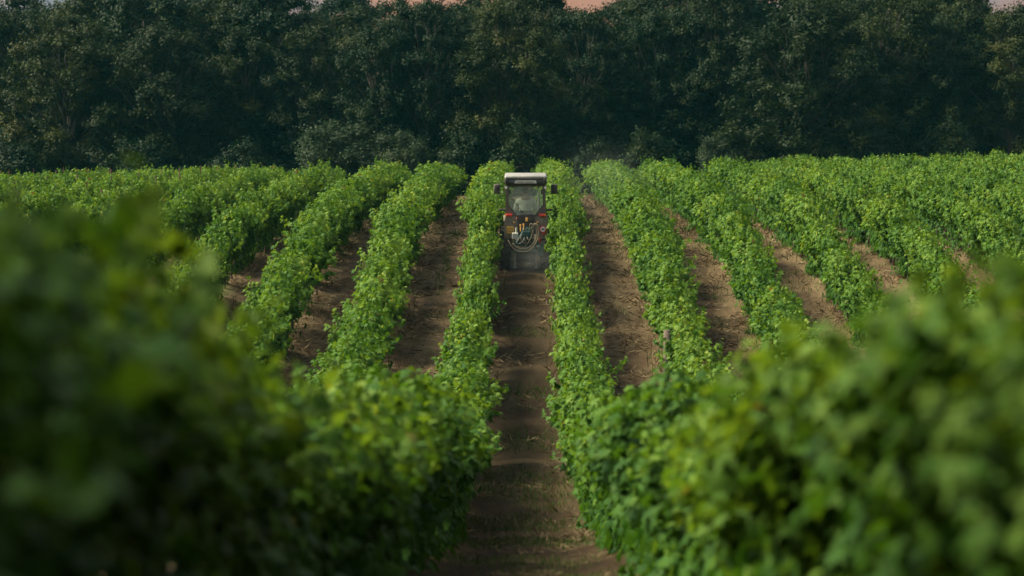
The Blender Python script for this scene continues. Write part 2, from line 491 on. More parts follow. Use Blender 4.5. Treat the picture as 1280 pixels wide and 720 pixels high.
ORD = ['first', 'second', 'third', 'fourth', 'fifth', 'sixth', 'seventh', 'eighth', 'ninth', 'tenth', 'eleventh', 'twelfth', 'thirteenth']
def vine_row(i, side):
    X = side * (ROW0 + PITCH * i)
    y0 = 3.0 if i == 0 else (30.0 if i == 1 else max(44.0, 5.2 * abs(X) - 4))
    y1 = (max(118.0, 138.0 - 2.6 * abs(X)) if abs(X) < 12 else 138.0) + rng.uniform(-1.5, 1.5)
    z0 = float(gz(X, y0))
    root = empty("vine_row", (X, y0, z0))
    sd_ = 'left' if side < 0 else 'right'
    if i == 0:
        lab = f"vine row bordering the tractor's track on its {sd_}, large and blurred near the camera"
    elif i == 10:
        lab = f"outermost vine row at the {sd_} edge, far up the slope before the wood"
    else:
        lab = f"bushy trellised vine row up the slope, {ORD[i]} row to the {sd_} of the tractor"
    tag(root, lab, "vine row", "trellised vine rows running up the slope")
    pitch = VL * (1.18 if i == 0 else 1.0)
    n = int((y1 - y0) / pitch)
    for k in range(n):
        if k >= 100: break
        y = y0 + (k + .5) * pitch + rng.normal(0, .05)
        x = X + rng.normal(0, .035)
        z = float(gz(x, y)) + .05
        ci = rng.integers(len(CANOPY))
        if i == 0 and y < 48: ci = 3 * (ci // 3) + 2          # the old vines near the camera hang to the ground
        c = bpy.data.objects.new("vine", CANOPY[ci])
        C.objects.link(c); c.parent = root
        c.location = (x - X, y - y0, z - z0)
        slope = math.atan2(float(gz(x, y + 1)) - float(gz(x, y - 1)), 2)
        c.rotation_euler = (slope, rng.normal(0, .04), (0 if rng.random() < .5 else math.pi) + rng.normal(0, .06))
        if abs(c.rotation_euler[2]) > 1.5: c.rotation_euler[0] = -slope
        hill = min(1, max(0, (y - 40) / 30))
        s = rng.uniform(.96, 1.14) * hill + (1 - hill) * (rng.uniform(.79, .86) if side < 0 else rng.uniform(.72, .81)) * (.95 if y < 12 else .95 + .27 * min(1, (y - 12) / 10))
        if i > 1 and rng.random() < .015: bpy.data.objects.remove(c); continue
        thin = .74 if i == 0 and 58 < y < 80 else 1.0
        c.scale = (thin * s * (rng.uniform(.80, .98) if i == 0 else rng.uniform(.82, 1.04) if i < 3 else rng.uniform(.72, .92)), 1.06 * pitch / VL, s)
        t = bpy.data.objects.new("trunk", TRUNK[rng.integers(len(TRUNK))])
        C.objects.link(t); t.parent = c
        if k % 5 == 2 and i > 0:
            q = bpy.data.objects.new("trellis_post", POST['steel'])
            C.objects.link(q); q.parent = root
            q.location = (rng.normal(0, .03), y - y0 + pitch * .5, z - z0 + (rng.uniform(-.25, .05) if side < 0 and i > 4 else rng.uniform(-.62, -.35)))
            q.rotation_euler = (rng.normal(0, .02), rng.normal(0, .02), rng.uniform(0, 1.5))
    return root
rows = {}
for i in range(11):
    for side in (-1, 1):
        rows[(i, side)] = vine_row(i, side)

# ------------------------------------------------------------------ straw and grass on the alleys (stuff)
def blades(name, n, xr, yr, length, width, material, lie, mask=None, label="", cat="", lift=0.02):
    x = rng.uniform(*xr, n); y = rng.uniform(*yr, n)
    keep = np.ones(n, bool)
    keep &= np.abs(x) < 2 + (y * 640 / FPX)
    if mask is not None: keep &= mask(x, y)
    x, y = x[keep], y[keep]; n = len(x)
    z = gz(x, y) + micro(x, y) + lift * rng.random(n)
    az = rng.uniform(0, 2*math.pi, n)
    el = np.abs(rng.normal(0, lie, n)) if lie < 1 else rng.uniform(.6, 1.45, n)
    d = np.stack([np.cos(az)*np.cos(el), np.sin(az)*np.cos(el), np.sin(el)], -1)
    sd2 = np.stack([-np.sin(az), np.cos(az), np.zeros(n)], -1)
    if lie < 1:
        sd2[:, 2] = rng.normal(0, .6, n)
    nearf = np.clip(.45 + (y - 20) / 70, .45, 1)
    L = rng.uniform(.5, 1.2, n) * length * nearf; w = rng.uniform(.6, 1.3, n) * width * nearf
    b = np.stack([x, y, z], -1)
    mid = b + d * (L * .55)[:, None]
    tip = b + d * L[:, None] + np.stack([np.zeros(n), np.zeros(n), -.22 * L * np.cos(el) * (lie >= 1) + .1 * L * (lie < 1) * rng.normal(0, 1, n)], -1)
    V = np.stack([b - sd2*w[:, None]/2, b + sd2*w[:, None]/2, mid + sd2*w[:, None]*.4, tip, mid - sd2*w[:, None]*.4], 1)
    Fq = np.array([0, 1, 2, 3, 4])[None] + (np.arange(n) * 5)[:, None]
    a = np.repeat(np.clip(rng.normal(.5, .25, n), 0, 1), 5)
    o = build_mesh(name, V.reshape(-1, 3), Fq, material, attr=a)
    tag(o, label, cat, kind="stuff")
    return o

def off_row(x):
    return np.abs(((x - ROW0) / PITCH) - np.round((x - ROW0) / PITCH)) * PITCH
def straw_mask(x, y):
    return (vnoise(x, y, 1.7, 11) * .6 + vnoise(x, y, .6, 12) * .4 + np.where(np.abs(x) < 1.1, -.17, 0) > rng.uniform(.28, .68, len(x)))
blades("dry_straw", 420000, (-24, 24), (18, 118), .26, .018, M['straw'], .30, straw_mask, "loose dry straw and mown stalks lying in the alleys", "straw")
GP = [(0.0, 52.8, .75, 1.3), (0.05, 58.8, .8, .9), (-.1, 46.5, .9, 2.2), (.1, 66.5, .6, .7), (-.2, 40.5, .9, 1.6), (0.35, 44, .5, 1.4), (.1, 34.5, .9, 1.8), (-.2, 28, .9, 1.6), (.2, 23.5, .9, 1.4)]
def green_mask(x, y):
    m = np.zeros(len(x))
    for cx, cy, rx, ry in GP:
        m = np.maximum(m, 1.7 - ((x-cx)/rx)**2 - ((y-cy)/ry)**2)
    # a strip of weeds in the second alley left, and wisps beside the rows
    m = np.maximum(m, (1 - ((x + 2.15 - .05*np.sin(y)) / .17)**2) * ((y > 72) & (y < 92)) * np.where((y > 84) & (y < 87), .2, 1.2))
    m = np.maximum(m, .32 * (off_row(x) < .55) * vnoise(x, y, 1.3, 21) * (np.abs(x) > 1.3))
    m = np.maximum(m, .5 * (vnoise(x, y, 2.1, 22) > .78))
    return m * (.4 + .9 * vnoise(x, y, .5, 23)) > rng.random(len(x))
blades("grass", 420000, (-16, 16), (18, 112), .13, .014, M['grass'], 1.0, green_mask, "sparse green grass and weeds in patches along the alleys", "grass")
blades("dry_grass", 160000, (-26, 26), (60, 140), .30, .014, M['straw'], 1.0, lambda x, y: (off_row(x) < .6) & (vnoise(x, y, 1.6, 31) > rng.uniform(.35, .8, len(x))), "upright dry grass at the feet of the vines", "dry grass")

# ------------------------------------------------------------------ the wood
LEAF2 = simple_leaf()
def tree_meshes(rg, h, rad, base, n_cl, leaf, style, bark, lean=0.0, leaf_size=.19):
    """Trunk with limbs, and a crown of leafy twigs gathered in clumps round the limb tips."""
    t = Tubes()
    top = Vector((lean * h, rg.normal(0, .2), h * .86))
    def along(u): return Vector((lean * h * u + .25 * math.sin(3.1 * u + rg0) * u, .2 * math.sin(4 * u), h * .86 * u))
    rg0 = rg.uniform(0, 6)
    tr = .028 * h
    us = np.linspace(0, 1, 9)
    t.tube([(0, 0, -.4)] + [tuple(along(u)) for u in us[1:]], [tr * 1.25] + [tr * (1 - .86 * u) for u in us[1:]], 8)
    tips = []
    for _ in range(n_cl):
        u = rg.uniform(base / h, 1.0)
        zrel = (u * h - base) / (h - base)
        if style == 'round':
            w = math.sqrt(max(.05, 1 - (2 * zrel - .75) ** 2 / 1.7))
        else:
            w = math.sqrt(max(.06, 1 - (2 * zrel - 1) ** 2 * .8))
        az = rg.uniform(0, 2 * math.pi)
        rr = rad * w * math.sqrt(rg.uniform(.2, 1.0)) * rg.uniform(.85, 1.12)
        s = along(min(.95, max(.12, u * rg.uniform(.5, .85))))
        e = Vector((along(min(1, u)).x + rr * math.cos(az), rr * math.sin(az), u * h + rg.uniform(-.1, .4)))
        tips.append((e, 1.0))
        mid = s.lerp(e, .5) + Vector((rg.normal(0, .25), rg.normal(0, .25), rg.uniform(-.1, .35)))
        if rg.random() < .7: tips.append((s.lerp(e, rg.uniform(.35, .7)), .72))
        L = (e - s).length
        r0 = min(tr * .38, .011 * L + .012)
        t.tube([s, s.lerp(mid, .5) + Vector((rg.normal(0, .1), rg.normal(0, .1), 0)), mid, mid.lerp(e, .6) + Vector((rg.normal(0, .12), rg.normal(0, .12), .05)), e], [r0, r0 * .8, r0 * .55, r0 * .35, .012], 5, caps=False)
    P, N, T, S, A = [], [], [], [], []
    for e, rel in tips:
        cr_ = rg.uniform(.55, 1.05) * (.55 + .12 * rad)
        tone = rg.normal(0, .19)
        cr_ *= rel; nt_ = int(rg.uniform(42, 56) * rel)
        for _ in range(nt_):
            d = rg.normal(0, 1, 3); d[2] = abs(d[2]) * .75 - .12; d /= np.linalg.norm(d)
            L = cr_ * rg.uniform(.5, 1.15)
            n = max(4, int(L / .085))
            st = np.array(e) + rg.normal(0, .12, 3)
            kk = (np.arange(n) + .5) / n
            q = st[None] + d[None] * (L * kk)[:, None] + np.array([0, 0, .18 * cr_])[None] * (kk**2)[:, None] + rg.normal(0, .055, (n, 3))
            P.append(q)
            N.append(np.array([0, 0, .45])[None] + d[None] * 1.0 + rg.normal(0, .38, (n, 3)))
            T.append(d[None] + rg.normal(0, .6, (n, 3)))
            S.append(rg.uniform(.7, 1.25, n) * leaf_size)
            A.append(np.clip(rg.normal(.42 + tone, .09, n), 0, 1))
    P, N, T, S, A = (np.concatenate(q) for q in (P, N, T, S, A))
    V, F, a = scatter_leaves(P, N, T, S, A, LEAF2)
    return t, (V, F, a)

def make_kind(seed, h, rad, base, n_cl, leaf, style, bark, lean=0.0, leaf_size=.19):
    t, (V, F, a) = tree_meshes(np.random.default_rng(seed), h, rad, base, n_cl, leaf, style, bark, lean, leaf_size)
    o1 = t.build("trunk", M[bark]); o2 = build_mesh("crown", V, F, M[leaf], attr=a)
    m1, m2 = o1.data, o2.data
    bpy.data.objects.remove(o1); bpy.data.objects.remove(o2)
    return m1, m2

KIND = {
 'oak_a': make_kind(1, 11.5, 4.0, 1.5, 122, 'tree_leaf', 'round', 'tree_bark'),
 'oak_b': make_kind(2, 10.5, 4.4, 1.3, 128, 'tree_leaf', 'round', 'tree_bark_dark', .05),
 'oak_c': make_kind(3, 12.0, 3.6, 2.0, 112, 'tree_leaf_cool', 'oval', 'tree_bark', -.06),
 'oak_d': make_kind(4, 12.0, 3.3, 2.2, 100, 'tree_leaf_cool', 'oval', 'tree_bark', .04),
 'oak_e': make_kind(5, 10.0, 4.6, 1.0, 135, 'tree_leaf', 'round', 'tree_bark', -.03),
 'oak_f': make_kind(6, 12.5, 3.8, 1.7, 118, 'tree_leaf', 'oval', 'tree_bark_dark', .03),
 'shrub_a': make_kind(11, 3.6, 2.0, .3, 40, 'bush_leaf', 'round', 'tree_bark_dark', 0, .15),
 'shrub_b': make_kind(12, 2.6, 1.5, .2, 32, 'tree_leaf_cool', 'round', 'tree_bark_dark', 0, .15),
}
def put_tree(name, kind, px, D, h, label, cat, group, wide=1.0, rz=None):
    x = (px - 655.0) / FPX * D
    z = float(gz(x, D)) - .05
    base_h = {'oak_a': 11.5, 'oak_b': 10.5, 'oak_c': 12.0, 'oak_d': 12.0, 'oak_e': 10.0, 'oak_f': 12.5, 'shrub_a': 3.6, 'shrub_b': 2.6}[kind]
    e = empty(name, (x, D, z), rng.uniform(0, 6.28) if rz is None else rz)
    s = h / base_h
    e.scale = (s * wide, s * wide, s)
    tag(e, label, cat, group)
    for nm, me in (("trunk", KIND[kind][0]), ("crown", KIND[kind][1])):
        o = bpy.data.objects.new(nm, me); C.objects.link(o); o.parent = e
    return e

FRONT = [
 ('oak_b', 82, 166, 10.2, "wide dark oak at the far left with a trunk rising above the vines", 1.0),
 ('oak_e', 205, 163, 9.0, "low round oak standing right of the far left oak", 1.0),
 ('oak_a', 305, 167, 10.6, "tall dense oak behind the vine rows, between far left trees and grey bushes", .95),
 ('oak_f', 395, 169, 11.0, "olive dark tree rising behind the left grey green bush", .9),
 ('oak_c', 472, 164, 11.4, "tree with a pale slanting trunk above the grey green bushes", .9),
 ('oak_d', 535, 165, 11.2, "slender tree with a thin pale trunk just right of the grey green bushes", .85),
 ('oak_a', 634, 163, 10.4, "leafy oak rising directly behind the tractor cab", .95),
 ('oak_d', 733, 165, 11.0, "tree with a straight trunk just right of the tractor", .9),
 ('oak_c', 812, 167, 11.2, "tall dark tree between the trunk right of the tractor and the spreading oak", .95),
 ('oak_f', 898, 164, 10.8, "dark tree left of the big spreading oak on the right", .9),
 ('oak_e', 1008, 162, 9.6, "big spreading oak with forked branching trunk on the right", 1.08),
 ('oak_b', 1105, 167, 11.0, "dark bushy tree right of the spreading oak", .95),
 ('oak_d', 1180, 165, 11.0, "narrow dark tree with a slim trunk near the right edge", .9),
 ('oak_a', 1262, 164, 9.2, "lower oak at the right edge of the picture with sky beside its top", .9),
]
for k, px, D, h, lab, wd in FRONT:
    put_tree("oak_tree", k, px, D + rng.uniform(-2.5, 3), h * rng.uniform(.86, 1.06), lab, "tree", "trees at the edge of the wood", wd)
ks = ['oak_f', 'oak_a', 'oak_c', 'oak_b', 'oak_d', 'oak_e']
bi = 0
for D, n, hm in ((174, 15, 11.7), (184, 17, 12.5), (196, 19, 12.9)):
    for q in range(n):
        px = -60 + 1400 * (q + .5 + rng.uniform(-.3, .3)) / n
        h = hm + rng.uniform(-1.7, .5)
        if 690 < px < 760 or 900 < px < 945 or px > 1225 or 340 < px < 400 or 440 < px < 530: h -= .8
        if px > 1210: h -= 1.6
        if 150 < px < 420: h += .7
        put_tree("forest_tree", ks[bi % 6], px, D + rng.uniform(-3, 3), h, "dark tree deeper in the wood, only part of its crown showing behind the front trees", "tree", "trees deeper in the wood", 1.0)
        bi += 1
for D, n in ((168, 16), (178, 17), (190, 17)):
    for q in range(n):
        px = -50 + 1380 * (q + .5 + rng.uniform(-.3, .3)) / n
        put_tree('undergrowth_shrub', 'shrub_b' if q % 3 else 'shrub_a', px, D + rng.uniform(-2, 2), rng.uniform(3.0, 4.4), 'dark undergrowth shrub inside the wood, half hidden in shade between the trunks', 'bush', 'undergrowth inside the wood', 1.4)
for q, (x_, y_, h_) in enumerate([(-12, -5, 14), (-6.5, -7, 14), (-1, -6, 13), (5, -7, 14), (10.5, -5, 14), (-10.5, 2, 14), (-12, 8, 13), (10.5, 3, 14), (10.8, 11, 13), (12.5, 19, 12)]):  # unseen trees, added round the camera to darken the nearest vines
    o = put_tree('added_shade_tree', ks[q % 6], 655, 1.0, h_, 'tall unseen tree added near the camera to shade the closest vines', 'tree', 'unseen trees added around the camera for shade', .85)
    o.location = (x_, y_, float(gz(x_, y_)) - .1)
SHRUB = [
 ('shrub_a', 425, 158, 3.9, "larger pale grey green bush behind the left vine rows", 1.15),
 ('shrub_a', 497, 157.5, 3.3, "smaller pale grey green bush right of the larger one", 1.0),
 ('shrub_b', 655, 159, 3.2, "rounded dark bush behind the tractor cab roof", 1.0),
 ('shrub_b', 742, 156, 2.3, "low olive bush just right of the inner right vine row's end", 1.0),
 ('shrub_b', 806, 157, 2.7, "dark low bush between vine row ends right of the tractor", 1.0),
 ('shrub_a', 905, 158, 3.0, "greyish bush at the foot of the wood left of the spreading oak", .9),
 ('shrub_b', 300, 159, 2.6, "dark undergrowth bush behind the vine tops on the left", 1.2),
 ('shrub_b', 585, 160, 2.8, "dark bush in the shade left of the tractor", 1.1),
 ('shrub_a', 1075, 159, 3.2, "broad bush under the right side of the spreading oak", 1.1),
 ('shrub_b', 1180, 159, 2.9, "dark bush at the foot of the narrow tree on the right", 1.2),
 ('shrub_b', 170, 160, 2.8, "dark bush below the low round oak on the left", 1.2),
 ('shrub_b', 20, 160, 2.8, "dark bush at the left edge below the wide oak", 1.2),
]
for k, px, D, h, lab, wd in SHRUB:
    put_tree("shrub", k, px, D, h, lab, "bush", "bushes at the foot of the wood", wd)

# ------------------------------------------------------------------ wooden stake between the rows on the right
wp = bpy.data.objects.new("wooden_post", POST['wood']); C.objects.link(wp)
wp.location = (2.85, 57.5, float(gz(2.85, 57.5)) - .05); wp.rotation_euler = (0, .03, 0); wp.scale = (1.25, 1.25, .9)
tag(wp, "weathered wooden post at the low end of the second row right of the track", "post")

# ------------------------------------------------------------------ tractor
class MB:
    """Collects bevelled boxes, discs, lathes and tubes into one mesh."""
    def __init__(s): s.bm = bmesh.new()
    def box(s, c, size, bevel=.01, rot=None, taper=None):
        r = bmesh.ops.create_cube(s.bm, size=1.0)
        vs = r['verts']
        for v in vs:
            v.co = Vector((v.co.x * size[0], v.co.y * size[1], v.co.z * size[2]))
            if taper and v.co.z > 0: v.co.x *= taper[0]; v.co.y *= taper[1]
        if bevel:
            es = list({e for v in vs for e in v.link_edges})
            g_ = bmesh.ops.bevel(s.bm, geom=es, offset=bevel, segments=2, affect='EDGES', profile=.5)
            vs = list({v for v in g_['verts']} | {v for v in vs if v.is_valid})
        Mx = Matrix.Translation(Vector(c)) @ (rot.to_4x4() if rot is not None else Matrix())
        bmesh.ops.transform(s.bm, matrix=Mx, verts=vs)
        return s
    def cyl(s, a, b, r, n=16, r2=None):
        a, b = Vector(a), Vector(b); d = b - a
        g_ = bmesh.ops.create_cone(s.bm, cap_ends=True, segments=n, radius1=r, radius2=r if r2 is None else r2, depth=d.length)
        q = Vector((0, 0, 1)).rotation_difference(d.normalized()).to_matrix().to_4x4()
        bmesh.ops.transform(s.bm, matrix=Matrix.Translation((a + b) / 2) @ q, verts=g_['verts'])
        return s
    def prism(s, outline, y0, y1):
        """Outline in (x, z), extruded from y0 to y1."""
        v0 = [s.bm.verts.new((x, y0, z)) for x, z in outline]
        v1 = [s.bm.verts.new((x, y1, z)) for x, z in outline]
        n = len(outline)
        s.bm.faces.new(v0); s.bm.faces.new(list(reversed(v1)))
        for i in range(n): s.bm.faces.new((v0[i], v1[i], v1[(i+1) % n], v0[(i+1) % n]))
        return s
    def prism_x(s, outline, x0, x1):
        """Outline in (y, z), extruded from x0 to x1."""
        v0 = [s.bm.verts.new((x0, y, z)) for y, z in outline]
        v1 = [s.bm.verts.new((x1, y, z)) for y, z in outline]
        n = len(outline)
        s.bm.faces.new(v0); s.bm.faces.new(list(reversed(v1)))
        for i in range(n): s.bm.faces.new((v0[i], v1[i], v1[(i+1) % n], v0[(i+1) % n]))
        return s
    def lathe_x(s, prof, c, n=36):
        """Profile of (x, r) turned about an axis along X through c."""
        rings = []
        for x, r in prof:
            rings.append([s.bm.verts.new((c[0] + x, c[1] + r * math.cos(2*math.pi*k/n), c[2] + r * math.sin(2*math.pi*k/n))) for k in range(n)])
        for a, b in zip(rings, rings[1:]):
            for k in range(n): s.bm.faces.new((a[k], a[(k+1) % n], b[(k+1) % n], b[k]))
        return s
    def tube(s, pts, r, n=8):
        t = Tubes(); t.tube(pts, r, n)
        vs = [s.bm.verts.new(v) for v in t.V]
        for f in t.F: s.bm.faces.new([vs[i] for i in f])
        return s
    def build(s, name, material, parent=None, smooth=False):
        bmesh.ops.recalc_face_normals(s.bm, faces=s.bm.faces)
        me = bpy.data.meshes.new(name)
        s.bm.to_mesh(me); s.bm.free()
        if smooth: me.polygons.foreach_set("use_smooth", np.ones(len(me.polygons), bool))
        me.materials.append(material)
        o = bpy.data.objects.new(name, me); C.objects.link(o)
        if parent is not None: o.parent = parent
        return o

M['cab_black'] = plain("cab_black", (0.030, 0.028, 0.026), .55, var=.4, scale=5, col2=(0.085, 0.072, 0.058))
M['roof_paint'] = plain("roof_paint", (0.20, 0.195, 0.175), .45, var=.25, scale=6)
M['roof_dark'] = plain("roof_dark", (0.040, 0.042, 0.042), .5, var=.3, scale=6)
M['frame_brown'] = plain("frame_brown", (0.085, 0.065, 0.052), .6, var=.3, scale=6)
M['fender_dust'] = plain("fender_dust", (0.15, 0.125, 0.09), .7, var=.3, scale=5)
M['rubber'] = plain("rubber", (0.028, 0.026, 0.024), .85, var=.4, scale=8, col2=(0.09, 0.075, 0.055))
M['rim'] = plain("rim", (0.24, 0.22, 0.18), .5, .3, var=.3)
M['tail_red'] = plain("tail_red", (0.55, 0.045, 0.028), .3, var=.15)
M['tail_orange'] = plain("tail_orange", (0.65, 0.16, 0.03), .3, var=.15)
M['lamp_amber'] = plain("lamp_amber", (0.75, 0.40, 0.09), .3, var=.1)
M['lamp_white'] = plain("lamp_white", (0.80, 0.78, 0.70), .25, var=.05)
M['plate_yellow'] = plain("plate_yellow", (0.62, 0.36, 0.06), .5, var=.12)
M['ink'] = plain("ink", (0.025, 0.02, 0.018), .6, var=.1)
M['sign_white'] = plain("sign_white", (0.80, 0.78, 0.72), .5, var=.05)
M['sign_red'] = plain("sign_red", (0.50, 0.045, 0.045), .5, var=.1)
M['hose'] = plain("hose", (0.20, 0.155, 0.09), .6, var=.2)
M['hose_grey'] = plain("hose_grey", (0.16, 0.15, 0.12), .6, var=.2)
M['steel'] = plain("steel", (0.20, 0.185, 0.16), .5, .6, var=.3)
M['implement_green'] = plain("implement_green", (0.035, 0.085, 0.070), .55, var=.35)
M['grey_plastic'] = plain("grey_plastic", (0.42, 0.42, 0.37), .5, var=.12)
M['band'] = plain("band", (0.50, 0.48, 0.42), .5, var=.1)
M['red_paint'] = plain("red_paint", (0.42, 0.045, 0.035), .45, var=.2)
M['interior'] = plain("interior", (0.06, 0.06, 0.055), .8, var=.3)
M['white_shirt'] = plain("white_shirt", (0.80, 0.77, 0.68), .9, var=.07, scale=9, bump=.3)
M['skin'] = plain("skin", (0.40, 0.24, 0.16), .6, var=.1)
M['hair'] = plain("hair", (0.035, 0.028, 0.022), .8, var=.3, scale=60)
M['trousers'] = plain("trousers", (0.05, 0.06, 0.085), .9, var=.2)

def glass_material(name, lo, hi):
    m, t = mat(name)
    out = node(t, "ShaderNodeOutputMaterial")
    tr = node(t, "ShaderNodeBsdfTransparent"); tr.inputs['Color'].default_value = (.93, .98, .94, 1)
    df = node(t, "ShaderNodeBsdfDiffuse"); df.inputs['Color'].default_value = (.74, .80, .66, 1)
    gl = node(t, "ShaderNodeBsdfGlossy", Roughness=.05)
    co = node(t, "ShaderNodeTexCoord")
    n = node(t, "ShaderNodeTexNoise", Scale=5.0, Detail=6.0)
    t.links.new(co.outputs['Object'], n.inputs['Vector'])
    mr = node(t, "ShaderNodeMapRange")
    mr.inputs['From Min'].default_value = .3; mr.inputs['From Max'].default_value = .7
    mr.inputs['To Min'].default_value = lo; mr.inputs['To Max'].default_value = hi
    t.links.new(n.outputs['Fac'], mr.inputs['Value'])
    m1 = node(t, "ShaderNodeMixShader")
    t.links.new(mr.outputs[0], m1.inputs[0]); t.links.new(tr.outputs[0], m1.inputs[1]); t.links.new(df.outputs[0], m1.inputs[2])
    fr = node(t, "ShaderNodeFresnel", IOR=1.5)
    m2 = node(t, "ShaderNodeMixShader")
    t.links.new(fr.outputs[0], m2.inputs[0]); t.links.new(m1.outputs[0], m2.inputs[1]); t.links.new(gl.outputs[0], m2.inputs[2])
    t.links.new(m2.outputs[0], out.inputs['Surface'])
    return m
M['glass'] = glass_material('clear_glass', .02, .05)
M['dusty_glass'] = glass_material('dusty_glass', .15, .24)

TX, TY = 0.045, 77.0
TZ = float(gz(TX, TY))
slope_t = math.atan2(float(gz(TX, TY + 2)) - TZ, 2) * .8
tractor = empty("tractor", (TX, TY, TZ))
tractor.rotation_euler = (slope_t, 0, 0)
tag(tractor, "narrow dusty black vineyard tractor with glazed cab driving away between two vine rows", "tractor")

# the cab: local Y forward, rear glass at y = -0.45
YB, YF = -.45, .75
cab = empty("cab", (0, 0, 0)); cab.parent = tractor
frame = MB()
for sx in (-1, 1):
    frame.prism([(sx*.545, 1.42), (sx*.475, 1.42), (sx*.455, 2.30), (sx*.53, 2.30)], YB, YB + .08)
    frame.box((sx*.50, YF, 1.75), (.06, .06, 1.15), .012)
    frame.box((sx*.505, .1, 1.15), (.05, .06, .3), .01)
frame.box((0, YB + .04, 2.285), (.98, .08, .06), .012)
frame.box((0, YF, 2.29), (.98, .06, .06), .012)
for sx in (-1, 1):
    frame.box((sx*.50, .15, 2.285), (.05, 1.15, .05), .01)
    frame.box((sx*.50, .15, 1.20), (.05, 1.15, .06), .01)
frame.box((0, YF, 1.22), (.98, .06, .06), .012)
frame_o = frame.build("cab_frame", M['frame_brown'], cab)
# rear panel whose upper edge follows the chamfered window
MB().prism([(-.474, 1.42), (-.474, 1.76), (-.262, 1.475), (.262, 1.475), (.474, 1.76), (.474, 1.42)], YB + .005, YB + .06).build("rear_panel", M['frame_brown'], cab)
# rear window (> seal, wiper)
W_OUT = [(-.262, 1.475), (.262, 1.475), (.470, 1.757), (.456, 2.252), (-.456, 2.252), (-.470, 1.757)]
rw = MB().prism([(x*.985, 1.86 + (z-1.86)*.985) for x, z in W_OUT], YB + .022, YB + .030).build("rear_window", M['dusty_glass'], cab)
seal = Tubes(); seal.tube([(x, YB + .008, z) for x, z in W_OUT + W_OUT[:2]], .011, 6)
seal.build("window_seal", M['cab_black'], rw)
MB().tube([(-.43, YB - .006, 2.0), (-.30, YB - .012, 1.84), (-.11, YB - .006, 1.585)], .008, 6).box((-.10, YB - .004, 1.575), (.07, .03, .04), .008).build("wiper", M['cab_black'], rw)
for sx in (-1, 1):
    MB().box((sx*.35, YB - .01, 2.235), (.05, .025, .05), .006).box((sx*.43, YB - .008, 2.10), (.05, .02, .12), .006).build("window_hinge", M['cab_black'], rw)
for sx in (-1, 1):
    sw = MB().prism_x([(YB + .1, 1.24), (YF - .05, 1.24), (YF - .05, 2.25), (YB + .1, 2.25)], sx*.515, sx*.521).build("side_window", M['glass'], cab)
MB().prism([(-.46, 1.26), (.46, 1.26), (.46, 2.25), (-.46, 2.25)], YF + .032, YF + .038).build("windscreen", M['glass'], cab)
# roof (> roof_cap, lettered band)
roof = MB()
roof.box((0, .16, 2.375), (1.10, 1.42, .15), .05)
roof_o = roof.build("roof", M['roof_dark'], cab, smooth=True)
cap = MB().box((0, .16, 2.49), (1.14, 1.46, .10), .045).build("roof_cap", M['roof_paint'], roof_o, smooth=True)
for sx in (-1, 1):
    MB().box((sx*.515, -.50, 2.40), (.10, .16, .20), .035).build("roof_corner", M['cab_black'], roof_o, smooth=True)
band_o = MB().prism([(-.30, 2.335), (.30, 2.335), (.27, 2.415), (-.27, 2.415)], -.578, -.556).build("name_band", M['band'], roof_o)
mk = MB()
xx = -.22
for wlen in (6, 7):
    for _ in range(wlen):
        wv = random.choice([.020, .024, .027])
        hh = .034
        mk.box((xx + wv/2, -.5805, 2.368), (.007, .003, hh), 0)
        if random.random() < .7: mk.box((xx + wv - .006, -.5805, 2.368), (.007, .003, hh), 0)
        mk.box((xx + wv/2, -.5809, 2.368 + random.choice([-1, 0, 1]) * .012), (wv*.8, .003, .008), 0)
        xx += wv + .007
    xx += .03
mk.build("lettering", M['ink'], band_o)
# cab work lamps, mirrors, side markers
for sx in (-1, 1):
    wl = MB().cyl((sx*.53, -.47, 2.215), (sx*.53, -.40, 2.215), .05, 16).build("work_lamp", M['cab_black'], cab)
    MB().cyl((sx*.53, -.482, 2.215), (sx*.53, -.472, 2.215), .040, 16).build("lens", M['lamp_white'], wl)
    arm = MB().tube([(sx*.53, .55, 2.30), (sx*.66, .52, 2.31), (sx*.76, .45, 2.27), (sx*.77, .43, 2.10)], .012, 6).tube([(sx*.53, .55, 2.08), (sx*.66, .5, 1.99), (sx*.75, .44, 2.02)], .010, 6).build("mirror_arm", M['cab_black'], cab)
    MB().box((sx*.775, .42, 2.12), (.18, .07, .26), .03).build("mirror", M['cab_black'], arm, smooth=True)
    MB().box((sx*.63, -.25, 1.60), (.17, .06, .06), .012).build("side_marker", M['cab_black'], cab)
# interior
MB().box((0, .0, 1.28), (.46, .46, .12), .05).build("seat_cushion", M['interior'], cab, smooth=True)
MB().box((0, -.20, 1.44), (.42, .09, .28), .04).build("seat_back", M['interior'], cab, smooth=True)
MB().box((0, .60, 1.42), (.40, .16, .35), .04).tube([(0, .52, 1.45), (0, .40, 1.62)], .025).build("dashboard", M['interior'], cab)
swm = MB()
ring = [(0 + .19*math.cos(a), .37 + .19*math.sin(a)*.75, 1.64 + .19*math.sin(a)*.5) for a in np.linspace(0, 2*math.pi, 25)]
swm.tube(ring, .014, 6).build("steering_wheel", M['cab_black'], cab)
MB().box((0, .15, 1.17), (.94, 1.15, .05), .01).build("cab_floor", M['interior'], cab)

